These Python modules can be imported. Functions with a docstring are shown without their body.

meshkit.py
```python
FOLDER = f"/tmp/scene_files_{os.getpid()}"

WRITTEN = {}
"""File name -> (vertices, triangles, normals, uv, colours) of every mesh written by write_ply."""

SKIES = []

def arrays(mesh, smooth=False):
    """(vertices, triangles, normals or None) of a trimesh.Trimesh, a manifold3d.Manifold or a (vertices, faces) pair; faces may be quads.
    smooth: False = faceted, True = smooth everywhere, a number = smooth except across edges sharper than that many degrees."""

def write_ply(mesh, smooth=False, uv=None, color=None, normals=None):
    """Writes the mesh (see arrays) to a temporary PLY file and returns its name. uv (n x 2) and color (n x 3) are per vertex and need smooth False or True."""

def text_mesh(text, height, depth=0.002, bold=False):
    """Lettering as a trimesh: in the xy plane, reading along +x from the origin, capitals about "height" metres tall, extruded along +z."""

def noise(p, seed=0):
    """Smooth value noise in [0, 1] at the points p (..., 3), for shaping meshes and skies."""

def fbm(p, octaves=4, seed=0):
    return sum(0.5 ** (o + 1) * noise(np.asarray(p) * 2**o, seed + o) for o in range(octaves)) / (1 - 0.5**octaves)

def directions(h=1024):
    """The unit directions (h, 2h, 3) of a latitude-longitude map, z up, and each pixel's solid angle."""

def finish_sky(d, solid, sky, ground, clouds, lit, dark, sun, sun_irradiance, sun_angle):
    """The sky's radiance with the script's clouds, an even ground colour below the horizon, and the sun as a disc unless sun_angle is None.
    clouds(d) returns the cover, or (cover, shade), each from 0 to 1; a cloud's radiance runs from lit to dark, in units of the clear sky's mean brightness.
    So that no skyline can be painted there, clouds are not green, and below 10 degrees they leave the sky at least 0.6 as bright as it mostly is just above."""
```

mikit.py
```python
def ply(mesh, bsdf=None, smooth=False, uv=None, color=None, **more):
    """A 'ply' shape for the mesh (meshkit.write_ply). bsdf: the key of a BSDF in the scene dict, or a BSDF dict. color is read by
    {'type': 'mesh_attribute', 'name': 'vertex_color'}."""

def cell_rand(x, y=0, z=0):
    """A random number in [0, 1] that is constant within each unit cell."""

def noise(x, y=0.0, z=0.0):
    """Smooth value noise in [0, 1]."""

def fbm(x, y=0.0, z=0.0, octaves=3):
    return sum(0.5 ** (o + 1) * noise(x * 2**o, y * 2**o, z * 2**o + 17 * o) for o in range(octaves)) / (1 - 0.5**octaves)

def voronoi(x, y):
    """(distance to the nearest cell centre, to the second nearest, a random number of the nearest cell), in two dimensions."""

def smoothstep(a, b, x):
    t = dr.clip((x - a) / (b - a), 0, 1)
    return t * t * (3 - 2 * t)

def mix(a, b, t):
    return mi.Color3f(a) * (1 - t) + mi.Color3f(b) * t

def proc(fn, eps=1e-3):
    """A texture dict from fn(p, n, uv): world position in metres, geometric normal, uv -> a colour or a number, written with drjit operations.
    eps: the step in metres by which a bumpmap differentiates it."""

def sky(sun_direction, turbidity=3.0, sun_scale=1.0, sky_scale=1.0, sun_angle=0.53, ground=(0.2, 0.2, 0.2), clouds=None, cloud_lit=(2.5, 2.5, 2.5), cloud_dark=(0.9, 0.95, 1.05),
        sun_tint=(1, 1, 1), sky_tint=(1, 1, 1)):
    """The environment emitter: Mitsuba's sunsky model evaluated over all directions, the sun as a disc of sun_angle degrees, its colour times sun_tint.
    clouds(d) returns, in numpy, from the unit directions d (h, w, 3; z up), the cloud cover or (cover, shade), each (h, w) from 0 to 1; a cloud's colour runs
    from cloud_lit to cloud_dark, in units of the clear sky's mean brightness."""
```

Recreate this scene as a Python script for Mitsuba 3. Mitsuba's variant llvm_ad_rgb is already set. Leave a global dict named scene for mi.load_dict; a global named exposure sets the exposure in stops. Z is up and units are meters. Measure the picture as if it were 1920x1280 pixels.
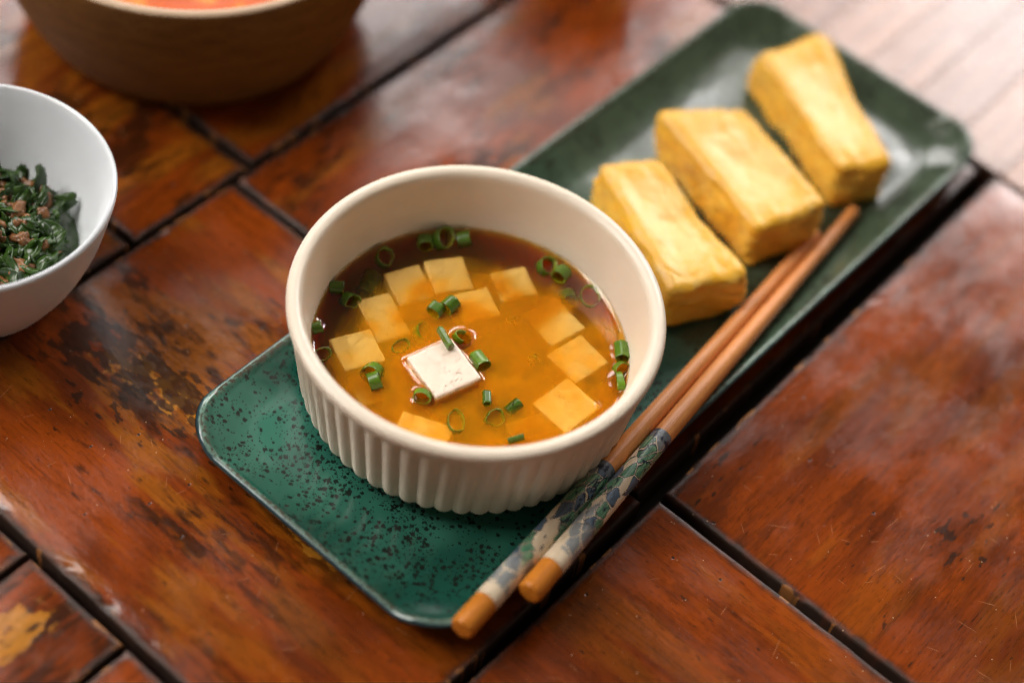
import math
import numpy as np
import trimesh
import drjit as dr
import mitsuba as mi
import mikit
import meshkit
from mikit import noise, fbm, voronoi, smoothstep, mix, cell_rand, proc, ply

T = mi.ScalarTransform4f
rng = np.random.default_rng(7)
scene, labels = {}, {}

# ------------------------------------------------------------------ camera, light, exposure
# world: table top is z = 0, x runs along the short side of the long plate, y along its long side, metres
EYE = np.array([0.2070, -0.3255, 0.4696])
FWD = np.array([-0.3406, 0.5356, -0.7727])
UP = np.array([-0.5704, 0.5356, 0.6227])
scene['camera'] = {
    'type': 'thinlens', 'fov': 32.24, 'fov_axis': 'x', 'aperture_radius': 0.0104, 'focus_distance': 0.562,
    'near_clip': 0.01, 'far_clip': 50.0,
    'to_world': T().look_at(origin=EYE.tolist(), target=(EYE + FWD).tolist(), up=UP.tolist())}
exposure = 0.25


def window(key, az, dist, zc, half_w, half_h, rgb, tilt=0.0):
    """A bright pane facing the table; tilt 1 turns a roof light straight at it, 0 leaves a wall window upright."""
    a = math.radians(az)
    o = np.array([math.cos(a) * dist, math.sin(a) * dist, zc])
    scene[key] = {'type': 'rectangle',
                  'to_world': T().look_at(origin=o.tolist(), target=[0, 0, zc * (1 - tilt)], up=[0, 0, 1]) @ T().scale([half_w, half_h, 1]),
                  'bsdf': {'type': 'diffuse', 'reflectance': {'type': 'rgb', 'value': [0.1, 0.1, 0.1]}},
                  'emitter': {'type': 'area', 'radiance': {'type': 'rgb', 'value': rgb}}}
    labels[key] = {'label': 'bright daylight window pane of the room', 'category': 'window', 'kind': 'structure', 'group': 'window panes of the room'}


window('window', 101, 2.3, 1.42, 0.38, 0.46, [14.0, 13.5, 13.2])
window('window_001', 116.5, 2.3, 1.66, 0.08, 0.54, [11.0, 10.7, 10.5])
window('window_002', 139, 2.3, 1.64, 0.58, 0.51, [7.2, 6.9, 6.7])
window('window_003', 182, 1.5, 2.35, 0.45, 0.45, [8.0, 7.6, 7.2], 1.0)
window('window_004', 216, 1.7, 1.80, 0.55, 0.50, [11.5, 10.9, 10.2], 1.0)
scene['room_light'] = {'type': 'constant', 'radiance': {'type': 'rgb', 'value': [0.105, 0.083, 0.066]}}


# ------------------------------------------------------------------ helpers
def put(key, mesh, bsdf, smooth=True, label=None, category=None, group=None, kind=None, **more):
    scene[key] = ply(mesh, bsdf, smooth, **more)
    d = {k: v for k, v in (('label', label), ('category', category), ('group', group), ('kind', kind)) if v}
    if d:
        labels[key] = d


def grid_faces(nu, nv, wrap_u=False):
    """Quads of a nu x nv vertex grid (index = i * nv + j)."""
    i = np.arange(nu if wrap_u else nu - 1)[:, None]
    j = np.arange(nv - 1)[None, :]
    a = i * nv + j
    b = ((i + 1) % nu) * nv + j
    return np.stack([a, b, b + 1, a + 1], -1).reshape(-1, 4)


def lathe(profile, n=160, mod=None, centre=(0, 0, 0)):
    """Surface of revolution of profile [(r, z)...]; mod(theta, k) adds to the radius. Normals point right of the profile's direction."""
    pr = np.asarray(profile, float)
    th = np.arange(n) * 2 * np.pi / n
    r = np.repeat(pr[None, :, 0], n, 0)
    if mod is not None:
        r = r + mod(th[:, None], np.arange(len(pr))[None, :])
    v = np.stack([r * np.cos(th)[:, None], r * np.sin(th)[:, None], np.repeat(pr[None, :, 1], n, 0)], -1)
    return v.reshape(-1, 3) + np.asarray(centre), grid_faces(n, len(pr), True)


def curve(pts, n):
    """Catmull-Rom through the points, n samples."""
    p = np.asarray(pts, float)
    p = np.vstack([2 * p[0] - p[1], p, 2 * p[-1] - p[-2]])
    t = np.linspace(0, len(p) - 3 - 1e-9, n)
    k = t.astype(int)
    f = (t - k)[:, None]
    a, b, c, d = p[k], p[k + 1], p[k + 2], p[k + 3]
    return 0.5 * (2 * b + (c - a) * f + (2 * a - 5 * b + 4 * c - d) * f ** 2 + (3 * b - a - 3 * c + d) * f ** 3)


def smooth_np(a, b, x):
    t = np.clip((x - a) / (b - a), 0, 1)
    return t * t * (3 - 2 * t)


# ------------------------------------------------------------------ materials
def wood_parts(p, uv):
    flag = uv.x > 1.5
    tone = dr.select(flag, uv.x - 2.0, uv.x)
    g = dr.select(flag, p.y, p.x) * 1000.0        # along the grain, mm
    c = dr.select(flag, p.x, p.y) * 1000.0        # across
    return tone, g, c, uv.y * 1000.0              # uv.y: distance to the board's edge


def blob(p, x, y, rx, ry, rot=0.0):
    ca, sa = math.cos(rot), math.sin(rot)
    dx, dy = p.x - x, p.y - y
    u, v = (dx * ca + dy * sa) / rx, (-dx * sa + dy * ca) / ry
    return dr.exp(-(u * u + v * v))


def wood_color(p, n, uv):
    tone, g, c, e = wood_parts(p, uv)
    o = tone * 531.0
    big = fbm(g / 34.0 + o, c / 21.0, o, 3)
    streak = fbm(g / 26.0 + o, c / 3.2, 3.0, 4)
    fine = fbm(g / 7.0 + o, c / 1.5, 5.0, 3)
    mott = fbm(g / 5.0, c / 4.0 + o, 9.0, 4)
    col = mix([0.120, 0.021, 0.003], [0.245, 0.043, 0.0035], smoothstep(0.32, 0.66, 0.7 * big + 0.3 * streak))
    zone = 0.35 + 0.65 * smoothstep(0.06, -0.02, p.x)            # the near left boards are the most worn
    gold = fbm(g / 40.0 + 3 * o, c / 9.0, 12.0, 4)
    col = mix(col, mi.Color3f(0.31, 0.100, 0.007), 0.55 * zone * smoothstep(0.50, 0.68, gold + 0.25 * (tone - 0.5)))
    stain = 0.55 * fbm(g / 30.0 + 5 * o, c / 12.0, 15.0, 4) + 0.45 * fbm(g / 6.0, c / 1.8, 16.0, 4)
    col = mix(col, mi.Color3f(0.030, 0.009, 0.003), 0.85 * zone * smoothstep(0.50, 0.68, stain))
    lines = fbm(g / 14.0 + o, c / 0.45, 6.0, 3)
    col = col * (0.88 + 0.24 * fine) * (1 - 0.22 * smoothstep(0.60, 0.72, lines))
    pores = fbm(g / 2.6 + o, c / 0.22, 26.0, 2)
    col = col * (1 - 0.40 * smoothstep(0.66, 0.78, pores))
    d1, d2, dh = voronoi(g / 2.4 + 11, c / 2.4)
    col = mix(col, mi.Color3f(0.42, 0.30, 0.20), (1 - smoothstep(0.03, 0.06, d1)) * dr.select(dh > 0.93, 0.7, 0.0))
    for size, off in ((13.0, 0.0), (7.0, 40.0)):            # short straight scratches
        ix, iy = dr.floor(g / size + off), dr.floor(c / size + off)
        a = 6.2832 * cell_rand(ix, iy, 7)
        dx = g / size + off - ix - 0.5 - 0.3 * (cell_rand(ix, iy, 8) - 0.5)
        dy = c / size + off - iy - 0.5 - 0.3 * (cell_rand(ix, iy, 9) - 0.5)
        along, across = dx * dr.cos(a) + dy * dr.sin(a), (dy * dr.cos(a) - dx * dr.sin(a)) * size
        on = dr.select(cell_rand(ix, iy, 10) > 0.90, 1.0, 0.0) * (1 - smoothstep(0.12, 0.42 * cell_rand(ix, iy, 11) + 0.13, dr.abs(along)))
        col = mix(col, mi.Color3f(0.46, 0.22, 0.10), 0.45 * on * (1 - smoothstep(0.05, 0.14, dr.abs(across))))
    # worn patches where the red lacquer has rubbed through to ochre
    w = (blob(p, -0.074, -0.100, 0.034, 0.009, 0.06) + blob(p, -0.036, -0.093, 0.022, 0.0075, 0.05) + blob(p, 0.016, -0.1068, 0.021, 0.0045, 0.05)
         + 1.5 * blob(p, -0.030, -0.190, 0.0085, 0.015, 0.1) + blob(p, -0.15, -0.03, 0.02, 0.012) * 0.5 + 0.6 * blob(p, -0.085, -0.060, 0.018, 0.006))
    ragged = fbm(g / 4.2, c / 1.9, 21.0, 5)
    worn = smoothstep(0.50, 0.62, w * 0.62 + (ragged - 0.5) * 1.15)
    col = mix(col, mi.Color3f(0.42, 0.165, 0.016) * (0.75 + 0.5 * fine), 0.85 * worn)
    # black burn marks beside them; by the white bowl, stain plus its painted shadow
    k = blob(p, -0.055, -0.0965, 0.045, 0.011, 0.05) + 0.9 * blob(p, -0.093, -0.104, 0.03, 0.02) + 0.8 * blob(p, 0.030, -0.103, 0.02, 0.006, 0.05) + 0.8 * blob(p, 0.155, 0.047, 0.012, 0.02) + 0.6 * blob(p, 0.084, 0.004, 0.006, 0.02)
    burn_and_shade = smoothstep(0.55, 0.66, k * 0.45 + (fbm(g / 5.5 + 50, c / 2.2, 33.0, 5) - 0.5) * 1.3 + 0.18)
    col = mix(col, mi.Color3f(0.018, 0.008, 0.004), 0.8 * burn_and_shade)
    # grime and wear along the edges
    ed = e + 3.0 * (mott - 0.5)
    col = mix(mi.Color3f(0.030, 0.015, 0.010), col, smoothstep(0.0, 4.0, ed))
    chip = smoothstep(0.66, 0.70, fbm(g / 6.0 + 7 * o, c / 6.0, 41.0, 3)) * (1 - smoothstep(0.4, 1.8, ed))
    col = mix(col, mi.Color3f(0.36, 0.14, 0.035), 0.7 * chip)
    # tiny nicks: dark holes and pale scratches
    f1, f2, wh = voronoi(g / 9.0, c / 9.0)
    col = mix(col, mi.Color3f(0.02, 0.01, 0.006), (1 - smoothstep(0.03, 0.06, f1)) * dr.select(wh > 0.93, 1.0, 0.0))
    f1, f2, wh = voronoi(g / 5.0 + 31, c / 5.0)
    col = mix(col, mi.Color3f(0.55, 0.36, 0.22), (1 - smoothstep(0.03, 0.055, f1)) * dr.select(wh > 0.93, 0.8, 0.0))
    return col


def wood_rough(p, n, uv):
    tone, g, c, e = wood_parts(p, uv)
    r = 0.13 + 0.13 * smoothstep(0.35, 0.7, fbm(g / 26.0, c / 17.0 + tone * 99, 2.0, 4)) + 0.08 * (fbm(g / 2.5, c / 0.9, 8.0, 2) - 0.5)
    return dr.clip(r + 0.06 * (noise(g / 1.1, c / 0.5, 30.0) - 0.5) + 0.42 * (1 - smoothstep(0.3, 3.0, e)), 0.12, 0.7)


def wood_bump(p, n, uv):
    tone, g, c, e = wood_parts(p, uv)
    h = 0.00017 * fbm(g / 22.0, c / 13.0, tone * 77, 3) + 0.00004 * fbm(g / 4.0, c / 1.3, 4.0, 3) + 0.000008 * noise(g / 1.2, c / 0.35, 1.0)
    f1, f2, wh = voronoi(g / 9.0, c / 9.0)
    return h - 0.0003 * (1 - smoothstep(0.02, 0.07, f1)) * dr.select(wh > 0.93, 1.0, 0.0)


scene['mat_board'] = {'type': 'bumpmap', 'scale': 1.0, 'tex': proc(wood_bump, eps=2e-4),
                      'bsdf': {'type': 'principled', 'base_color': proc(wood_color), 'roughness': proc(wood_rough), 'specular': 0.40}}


def faded_color(p, n, uv):
    tone, g, c, e = wood_parts(p, uv)
    o = tone * 531.0
    s = fbm(g / 30.0 + o, c / 2.4, 3.0, 4)
    col = mix([0.17, 0.065, 0.032], [0.32, 0.145, 0.075], smoothstep(0.3, 0.7, s * 0.7 + tone * 0.3))
    return mix(mi.Color3f(0.10, 0.06, 0.04), col, smoothstep(-1.0, 1.0, e))


scene['mat_faded_board'] = {'type': 'bumpmap', 'scale': 1.0, 'tex': proc(wood_bump, eps=2e-4),
                            'bsdf': {'type': 'principled', 'base_color': proc(faded_color), 'roughness': 0.30, 'specular': 0.7}}
scene['mat_base'] = {'type': 'principled', 'base_color': {'type': 'rgb', 'value': [0.012, 0.008, 0.006]}, 'roughness': 0.9, 'specular': 0.2}


def plate_color(p, n, uv):
    d = uv.x * 1000.0                                     # mm in from the rim
    x, y = p.x * 1000.0, p.y * 1000.0
    m = fbm(x / 30.0, y / 30.0, 1.0, 3)
    near = mix([0.006, 0.066, 0.046], [0.034, 0.150, 0.106], smoothstep(0.25, 0.75, m))
    far = mix([0.034, 0.056, 0.034], [0.056, 0.078, 0.046], m)
    col = mix(near, far, smoothstep(-30.0, 90.0, y + 60 * (m - 0.5)))
    black = mi.Color3f(0.005, 0.006, 0.005)
    dens = 0.25 + 0.75 * smoothstep(0.38, 0.66, fbm(x / 13.0, y / 13.0, 5.0, 3))
    wob = 0.30 * (noise(x * 1.9, y * 1.9, 1.0) - 0.5)
    f, f2, wh = voronoi(x / 2.1, y / 2.1)
    col = mix(col, black, (1 - smoothstep(0.22, 0.28, f / (0.35 + 1.2 * wh) + wob * 0.7)) * dr.select(cell_rand(wh * 9999, 3) < 0.95 * dens, 0.92, 0.0))
    f, f2, wh = voronoi(x / 1.1 + 40, y / 1.1)
    col = mix(col, black, (1 - smoothstep(0.18, 0.25, f + wob * 0.6)) * dr.select(wh < 0.62 * dens, 0.85, 0.0))
    f, f2, wh = voronoi(x / 6.0 + 80, y / 6.0)
    col = mix(col, black, (1 - smoothstep(0.13, 0.18, f + wob * 1.1)) * dr.select(wh < 0.20 * dens, 0.92, 0.0))
    # glaze thins to a pale then rusty brown line at the rim
    rimn = noise(x / 1.1, y / 1.1, 3.0)
    rust = smoothstep(0.42, 0.6, noise(x / 0.7, y / 0.7, 9.0) * 0.55 + 0.45 * fbm(x / 9.0, y / 9.0, 8.0, 2)) * smoothstep(0.9, 1.8, d) * (1 - smoothstep(2.4, 3.8, d + rimn))
    col = mix(col, mi.Color3f(0.26, 0.36, 0.30), 0.6 * (1 - smoothstep(1.5, 4.0, d + rimn)))
    col = mix(col, mi.Color3f(0.055, 0.028, 0.014), 0.85 * rust)
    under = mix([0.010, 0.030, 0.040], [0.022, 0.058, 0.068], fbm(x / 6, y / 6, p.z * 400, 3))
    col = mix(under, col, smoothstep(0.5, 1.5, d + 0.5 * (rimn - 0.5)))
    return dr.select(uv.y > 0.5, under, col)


def plate_bump(p, n, uv):
    x, y = p.x * 1000.0, p.y * 1000.0
    return 0.00010 * fbm(x / 9.0, y / 9.0, 2.0, 2) + 0.00001 * noise(x / 0.8, y / 0.8, p.z * 900)


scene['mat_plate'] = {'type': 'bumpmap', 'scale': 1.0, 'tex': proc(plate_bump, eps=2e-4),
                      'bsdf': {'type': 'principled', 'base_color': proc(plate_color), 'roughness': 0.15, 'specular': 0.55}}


def glaze(rgb, speck=None):
    def f(p, n, uv):
        m = fbm(p.x * 60, p.y * 60, p.z * 60, 3)
        return mi.Color3f(rgb) * (0.95 + 0.10 * m)
    return f


scene['mat_cream'] = {'type': 'principled', 'base_color': proc(glaze([0.715, 0.62, 0.50])), 'roughness': 0.33, 'specular': 0.5}
scene['mat_white'] = {'type': 'principled', 'base_color': proc(glaze([0.65, 0.68, 0.71])), 'roughness': 0.22, 'specular': 0.5}


def stone_color(p, n, uv):
    m = fbm(p.x * 120, p.y * 120, p.z * 300, 4)
    s = noise(p.x * 1400, p.y * 1400, p.z * 1400)
    col = mix([0.115, 0.047, 0.007], [0.23, 0.100, 0.016], m)
    col = mix(col, mi.Color3f(0.05, 0.02, 0.008), smoothstep(0.72, 0.85, s) * 0.7)
    return mix(col, mi.Color3f(0.55, 0.40, 0.27), smoothstep(0.4, 0.6, uv.y))


scene['mat_stoneware'] = {'type': 'bumpmap', 'scale': 1.0, 'tex': proc(lambda p, n, uv: 0.0003 * fbm(p.x * 500, p.y * 500, p.z * 500, 3), eps=3e-4),
                          'bsdf': {'type': 'principled', 'base_color': proc(stone_color), 'roughness': 0.6, 'specular': 0.4}}


def red_soup_color(p, n, uv):
    m = fbm(p.x * 90, p.y * 90, 3.0, 4)
    return mix([0.55, 0.085, 0.004], [0.72, 0.23, 0.02], smoothstep(0.35, 0.65, m))


scene['mat_red_soup'] = {'type': 'principled', 'base_color': proc(red_soup_color), 'roughness': 0.45, 'specular': 0.35}
scene['mat_cup'] = {'type': 'principled', 'base_color': {'type': 'rgb', 'value': [0.10, 0.030, 0.012]}, 'roughness': 0.5}


def tofu_color(p, n, uv):
    x, y, z = p.x * 1000, p.y * 1000, p.z * 1000
    m = fbm(x / 3, y / 3, z / 3, 3)
    col = mix([0.74, 0.60, 0.47], [0.80, 0.69, 0.57], m)
    s = noise(x / 0.55, y / 0.55, z / 0.55)
    return mix(col, mi.Color3f(0.55, 0.33, 0.18), 0.40 * smoothstep(0.82, 0.92, s) * smoothstep(0.45, 0.6, fbm(x / 4 + 9, y / 4, z / 4, 2)))


def tofu_bump(p, n, uv):
    x, y, z = p.x * 1000, p.y * 1000, p.z * 1000
    return 0.00016 * fbm(x / 1.1, y / 1.1, z / 1.1, 4) - 0.0004 * smoothstep(0.80, 0.92, noise(x / 0.55, y / 0.55, z / 0.55))


scene['mat_tofu'] = {'type': 'bumpmap', 'scale': 1.0, 'tex': proc(tofu_bump, eps=1.5e-4),
                     'bsdf': {'type': 'principled', 'base_color': proc(tofu_color), 'roughness': 0.38, 'specular': 0.5}}


def scallion_color(p, n, uv):
    # uv.x: 0 outside .. 1 inside; uv.y: each piece's own tone
    s = fbm(p.x * 900, p.y * 900, p.z * 900, 3)
    outer = mix([0.012, 0.042, 0.004], [0.115, 0.225, 0.010], dr.clip(uv.y * 0.8 + 0.5 * (s - 0.3), 0, 1))
    inner = mix([0.16, 0.30, 0.035], [0.36, 0.45, 0.09], s)
    return mix(outer, inner, uv.x)


scene['mat_scallion'] = {'type': 'twosided', 'bsdf': {'type': 'principled', 'base_color': proc(scallion_color), 'roughness': 0.25, 'specular': 0.5}}


def egg_color(p, n, uv):
    x, y, z = p.x * 1000, p.y * 1000, p.z * 1000
    m = fbm(x / 9, y / 9, z / 9, 4)
    f = fbm(x / 2.2, y / 2.2, z / 2.2, 3)
    pale = smoothstep(0.35, 0.65, 0.5 * m + 0.35 * f + 0.35 * (1 - smoothstep(0.35, 0.85, uv.y)) - 0.05)
    top = mix([0.78, 0.41, 0.026], [0.79, 0.53, 0.160], pale)
    seam = dr.abs(dr.sin(uv.y * 15.0 + 3.0 * (fbm(x / 11, y / 11, 3.0, 3) - 0.5)))
    top = mix(mi.Color3f(0.80, 0.35, 0.025), top, 0.86 + 0.14 * smoothstep(0.0, 0.35, seam))
    layer = dr.abs(dr.sin(z * 0.75 + 5.0 * (fbm(x / 12, y / 12, z / 9, 3) - 0.5)))
    side = mix([0.86, 0.42, 0.024], [0.88, 0.55, 0.085], smoothstep(0.3, 0.7, 0.5 * m + 0.5 * f))
    side = mix(mi.Color3f(0.78, 0.35, 0.018), side, 0.45 + 0.55 * smoothstep(0.0, 0.4, layer))
    side = mix(side, mi.Color3f(0.46, 0.15, 0.014), 0.30 * smoothstep(0.52, 0.70, fbm(x / 8 + 5, y / 8, z / 6, 4)))
    col = mix(side, top, smoothstep(0.3, 0.8, uv.x))
    rimline = (1 - smoothstep(0.10, 0.38, dr.abs(uv.x - 0.55))) * smoothstep(0.35, 0.6, fbm(x / 7, y / 7, 8.0, 3))
    return mix(col, mi.Color3f(0.74, 0.33, 0.018), 0.5 * rimline)


scene['mat_egg'] = {'type': 'bumpmap', 'scale': 1.0, 'tex': proc(lambda p, n, uv: 0.0006 * 0.5 * fbm(p.x * 420, p.y * 420, p.z * 420, 3), eps=2e-4),
                    'bsdf': {'type': 'principled', 'base_color': proc(egg_color), 'roughness': 0.38, 'specular': 0.5, 'flatness': 0.4}}


def bamboo_color(p, n, uv):
    s, t = uv.x * 1000, uv.y * 1000
    f = fbm(s / 40.0, t / 0.35, 2.0, 3)
    return mix([0.50, 0.16, 0.035], [0.76, 0.33, 0.10], f)


def butt_color(p, n, uv):
    f = fbm(uv.x * 1000 / 30.0, uv.y * 1000 / 0.4, 7.0, 3)
    return mix([0.42, 0.120, 0.009], [0.62, 0.225, 0.024], f)


scene['mat_bamboo'] = {'type': 'principled', 'base_color': proc(bamboo_color), 'roughness': 0.4, 'specular': 0.45}
scene['mat_butt'] = {'type': 'principled', 'base_color': proc(butt_color), 'roughness': 0.35, 'specular': 0.5}


def sleeve_color(p, n, uv):
    # printed paper sleeve: leaves, branches and navy strokes on cream; uv.x mm along from the butt, uv.y mm around
    s, t = uv.x * 1000, uv.y * 1000
    ws, wt = s + 3.0 * (noise(s / 4, t / 4, 1.0) - 0.5), t + 2.2 * (noise(s / 3, t / 3, 7.0) - 0.5)
    cream = mix([0.60, 0.48, 0.33], [0.76, 0.64, 0.47], fbm(s / 5, t / 2, 2.0, 3))
    f1, f2, wh = voronoi(ws / 6.2, wt / 3.6)
    gap = f2 - f1
    leafy = mix([0.045, 0.17, 0.095], [0.21, 0.36, 0.20], smoothstep(0.3, 0.7, fbm(s / 5.0, t / 0.5, 3.0, 3)))
    slate = mix([0.075, 0.11, 0.15], [0.25, 0.29, 0.31], fbm(s / 2.0, t / 0.8, 6.0, 3))
    navy = mi.Color3f(0.010, 0.018, 0.035)
    mid = smoothstep(12.0, 20.0, s)
    leaf = dr.select(wh > 0.30, 1.0, 0.0) * mid
    leafy = mix(leafy, mix([0.02, 0.04, 0.075], [0.13, 0.19, 0.25], fbm(s / 3.0, t / 0.5, 23.0, 3)), dr.select(wh < 0.55, 1.0, 0.0))
    col = mix(cream, leafy, leaf * smoothstep(0.05, 0.09, gap))
    col = mix(col, navy, leaf * smoothstep(0.03, 0.06, gap) * (1 - smoothstep(0.11, 0.16, gap)) * 0.95)
    vein = dr.abs(noise(s / 6.0, t / 0.9, 21.0) - 0.5)
    col = mix(col, navy, leaf * 0.6 * (1 - smoothstep(0.02, 0.05, vein)) * smoothstep(0.2, 0.3, gap))
    col = mix(col, slate, dr.select(wh < dr.select(s < 17.0, 0.6, 0.14), 0.85, 0.0) * smoothstep(4.0, 6.0, s) * smoothstep(0.04, 0.12, gap))
    g1, g2, gh = voronoi(ws / 4.6 + 50, wt / 2.2)
    col = mix(col, navy, (1 - smoothstep(0.16, 0.24, g1 + 0.4 * (noise(s * 1.5, t * 1.5, 1.0) - 0.5))) * dr.select(gh > 0.74, 0.95, 0.0) * mid)
    br = dr.abs(fbm(s / 9.0 + 3, t / 5.0, 11.0, 4) - 0.5)
    col = mix(col, navy, (1 - smoothstep(0.014, 0.026, br)) * smoothstep(22.0, 34.0, s))
    band = smoothstep(0.0, 1.0, s - (uv.x * 0 + 61.0))
    top = mix([0.012, 0.02, 0.04], [0.14, 0.16, 0.18], smoothstep(0.35, 0.65, fbm(s / 1.3, t / 1.3, 13.0, 3)))
    return mix(col, top, band)


scene['mat_sleeve'] = {'type': 'principled', 'base_color': proc(sleeve_color), 'roughness': 0.3, 'specular': 0.5}


def greens_color(p, n, uv):
    m = fbm(p.x * 500, p.y * 500, p.z * 500, 3)
    return mix([0.006, 0.020, 0.004], [0.040, 0.090, 0.010], dr.clip(m * 0.7 + uv.x * 0.5 - 0.1, 0, 1))


def mince_color(p, n, uv):
    m = fbm(p.x * 700, p.y * 700, p.z * 700, 3)
    return mix([0.10, 0.038, 0.012], [0.27, 0.115, 0.036], dr.clip(m * 0.7 + uv.x * 0.5 - 0.1, 0, 1))


scene['mat_greens'] = {'type': 'twosided', 'bsdf': {'type': 'principled', 'base_color': proc(greens_color), 'roughness': 0.3, 'specular': 0.5}}
scene['mat_mince'] = {'type': 'principled', 'base_color': proc(mince_color), 'roughness': 0.4, 'specular': 0.5}

# ------------------------------------------------------------------ the table: lacquered boards with worn edges
board_count = 0


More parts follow.
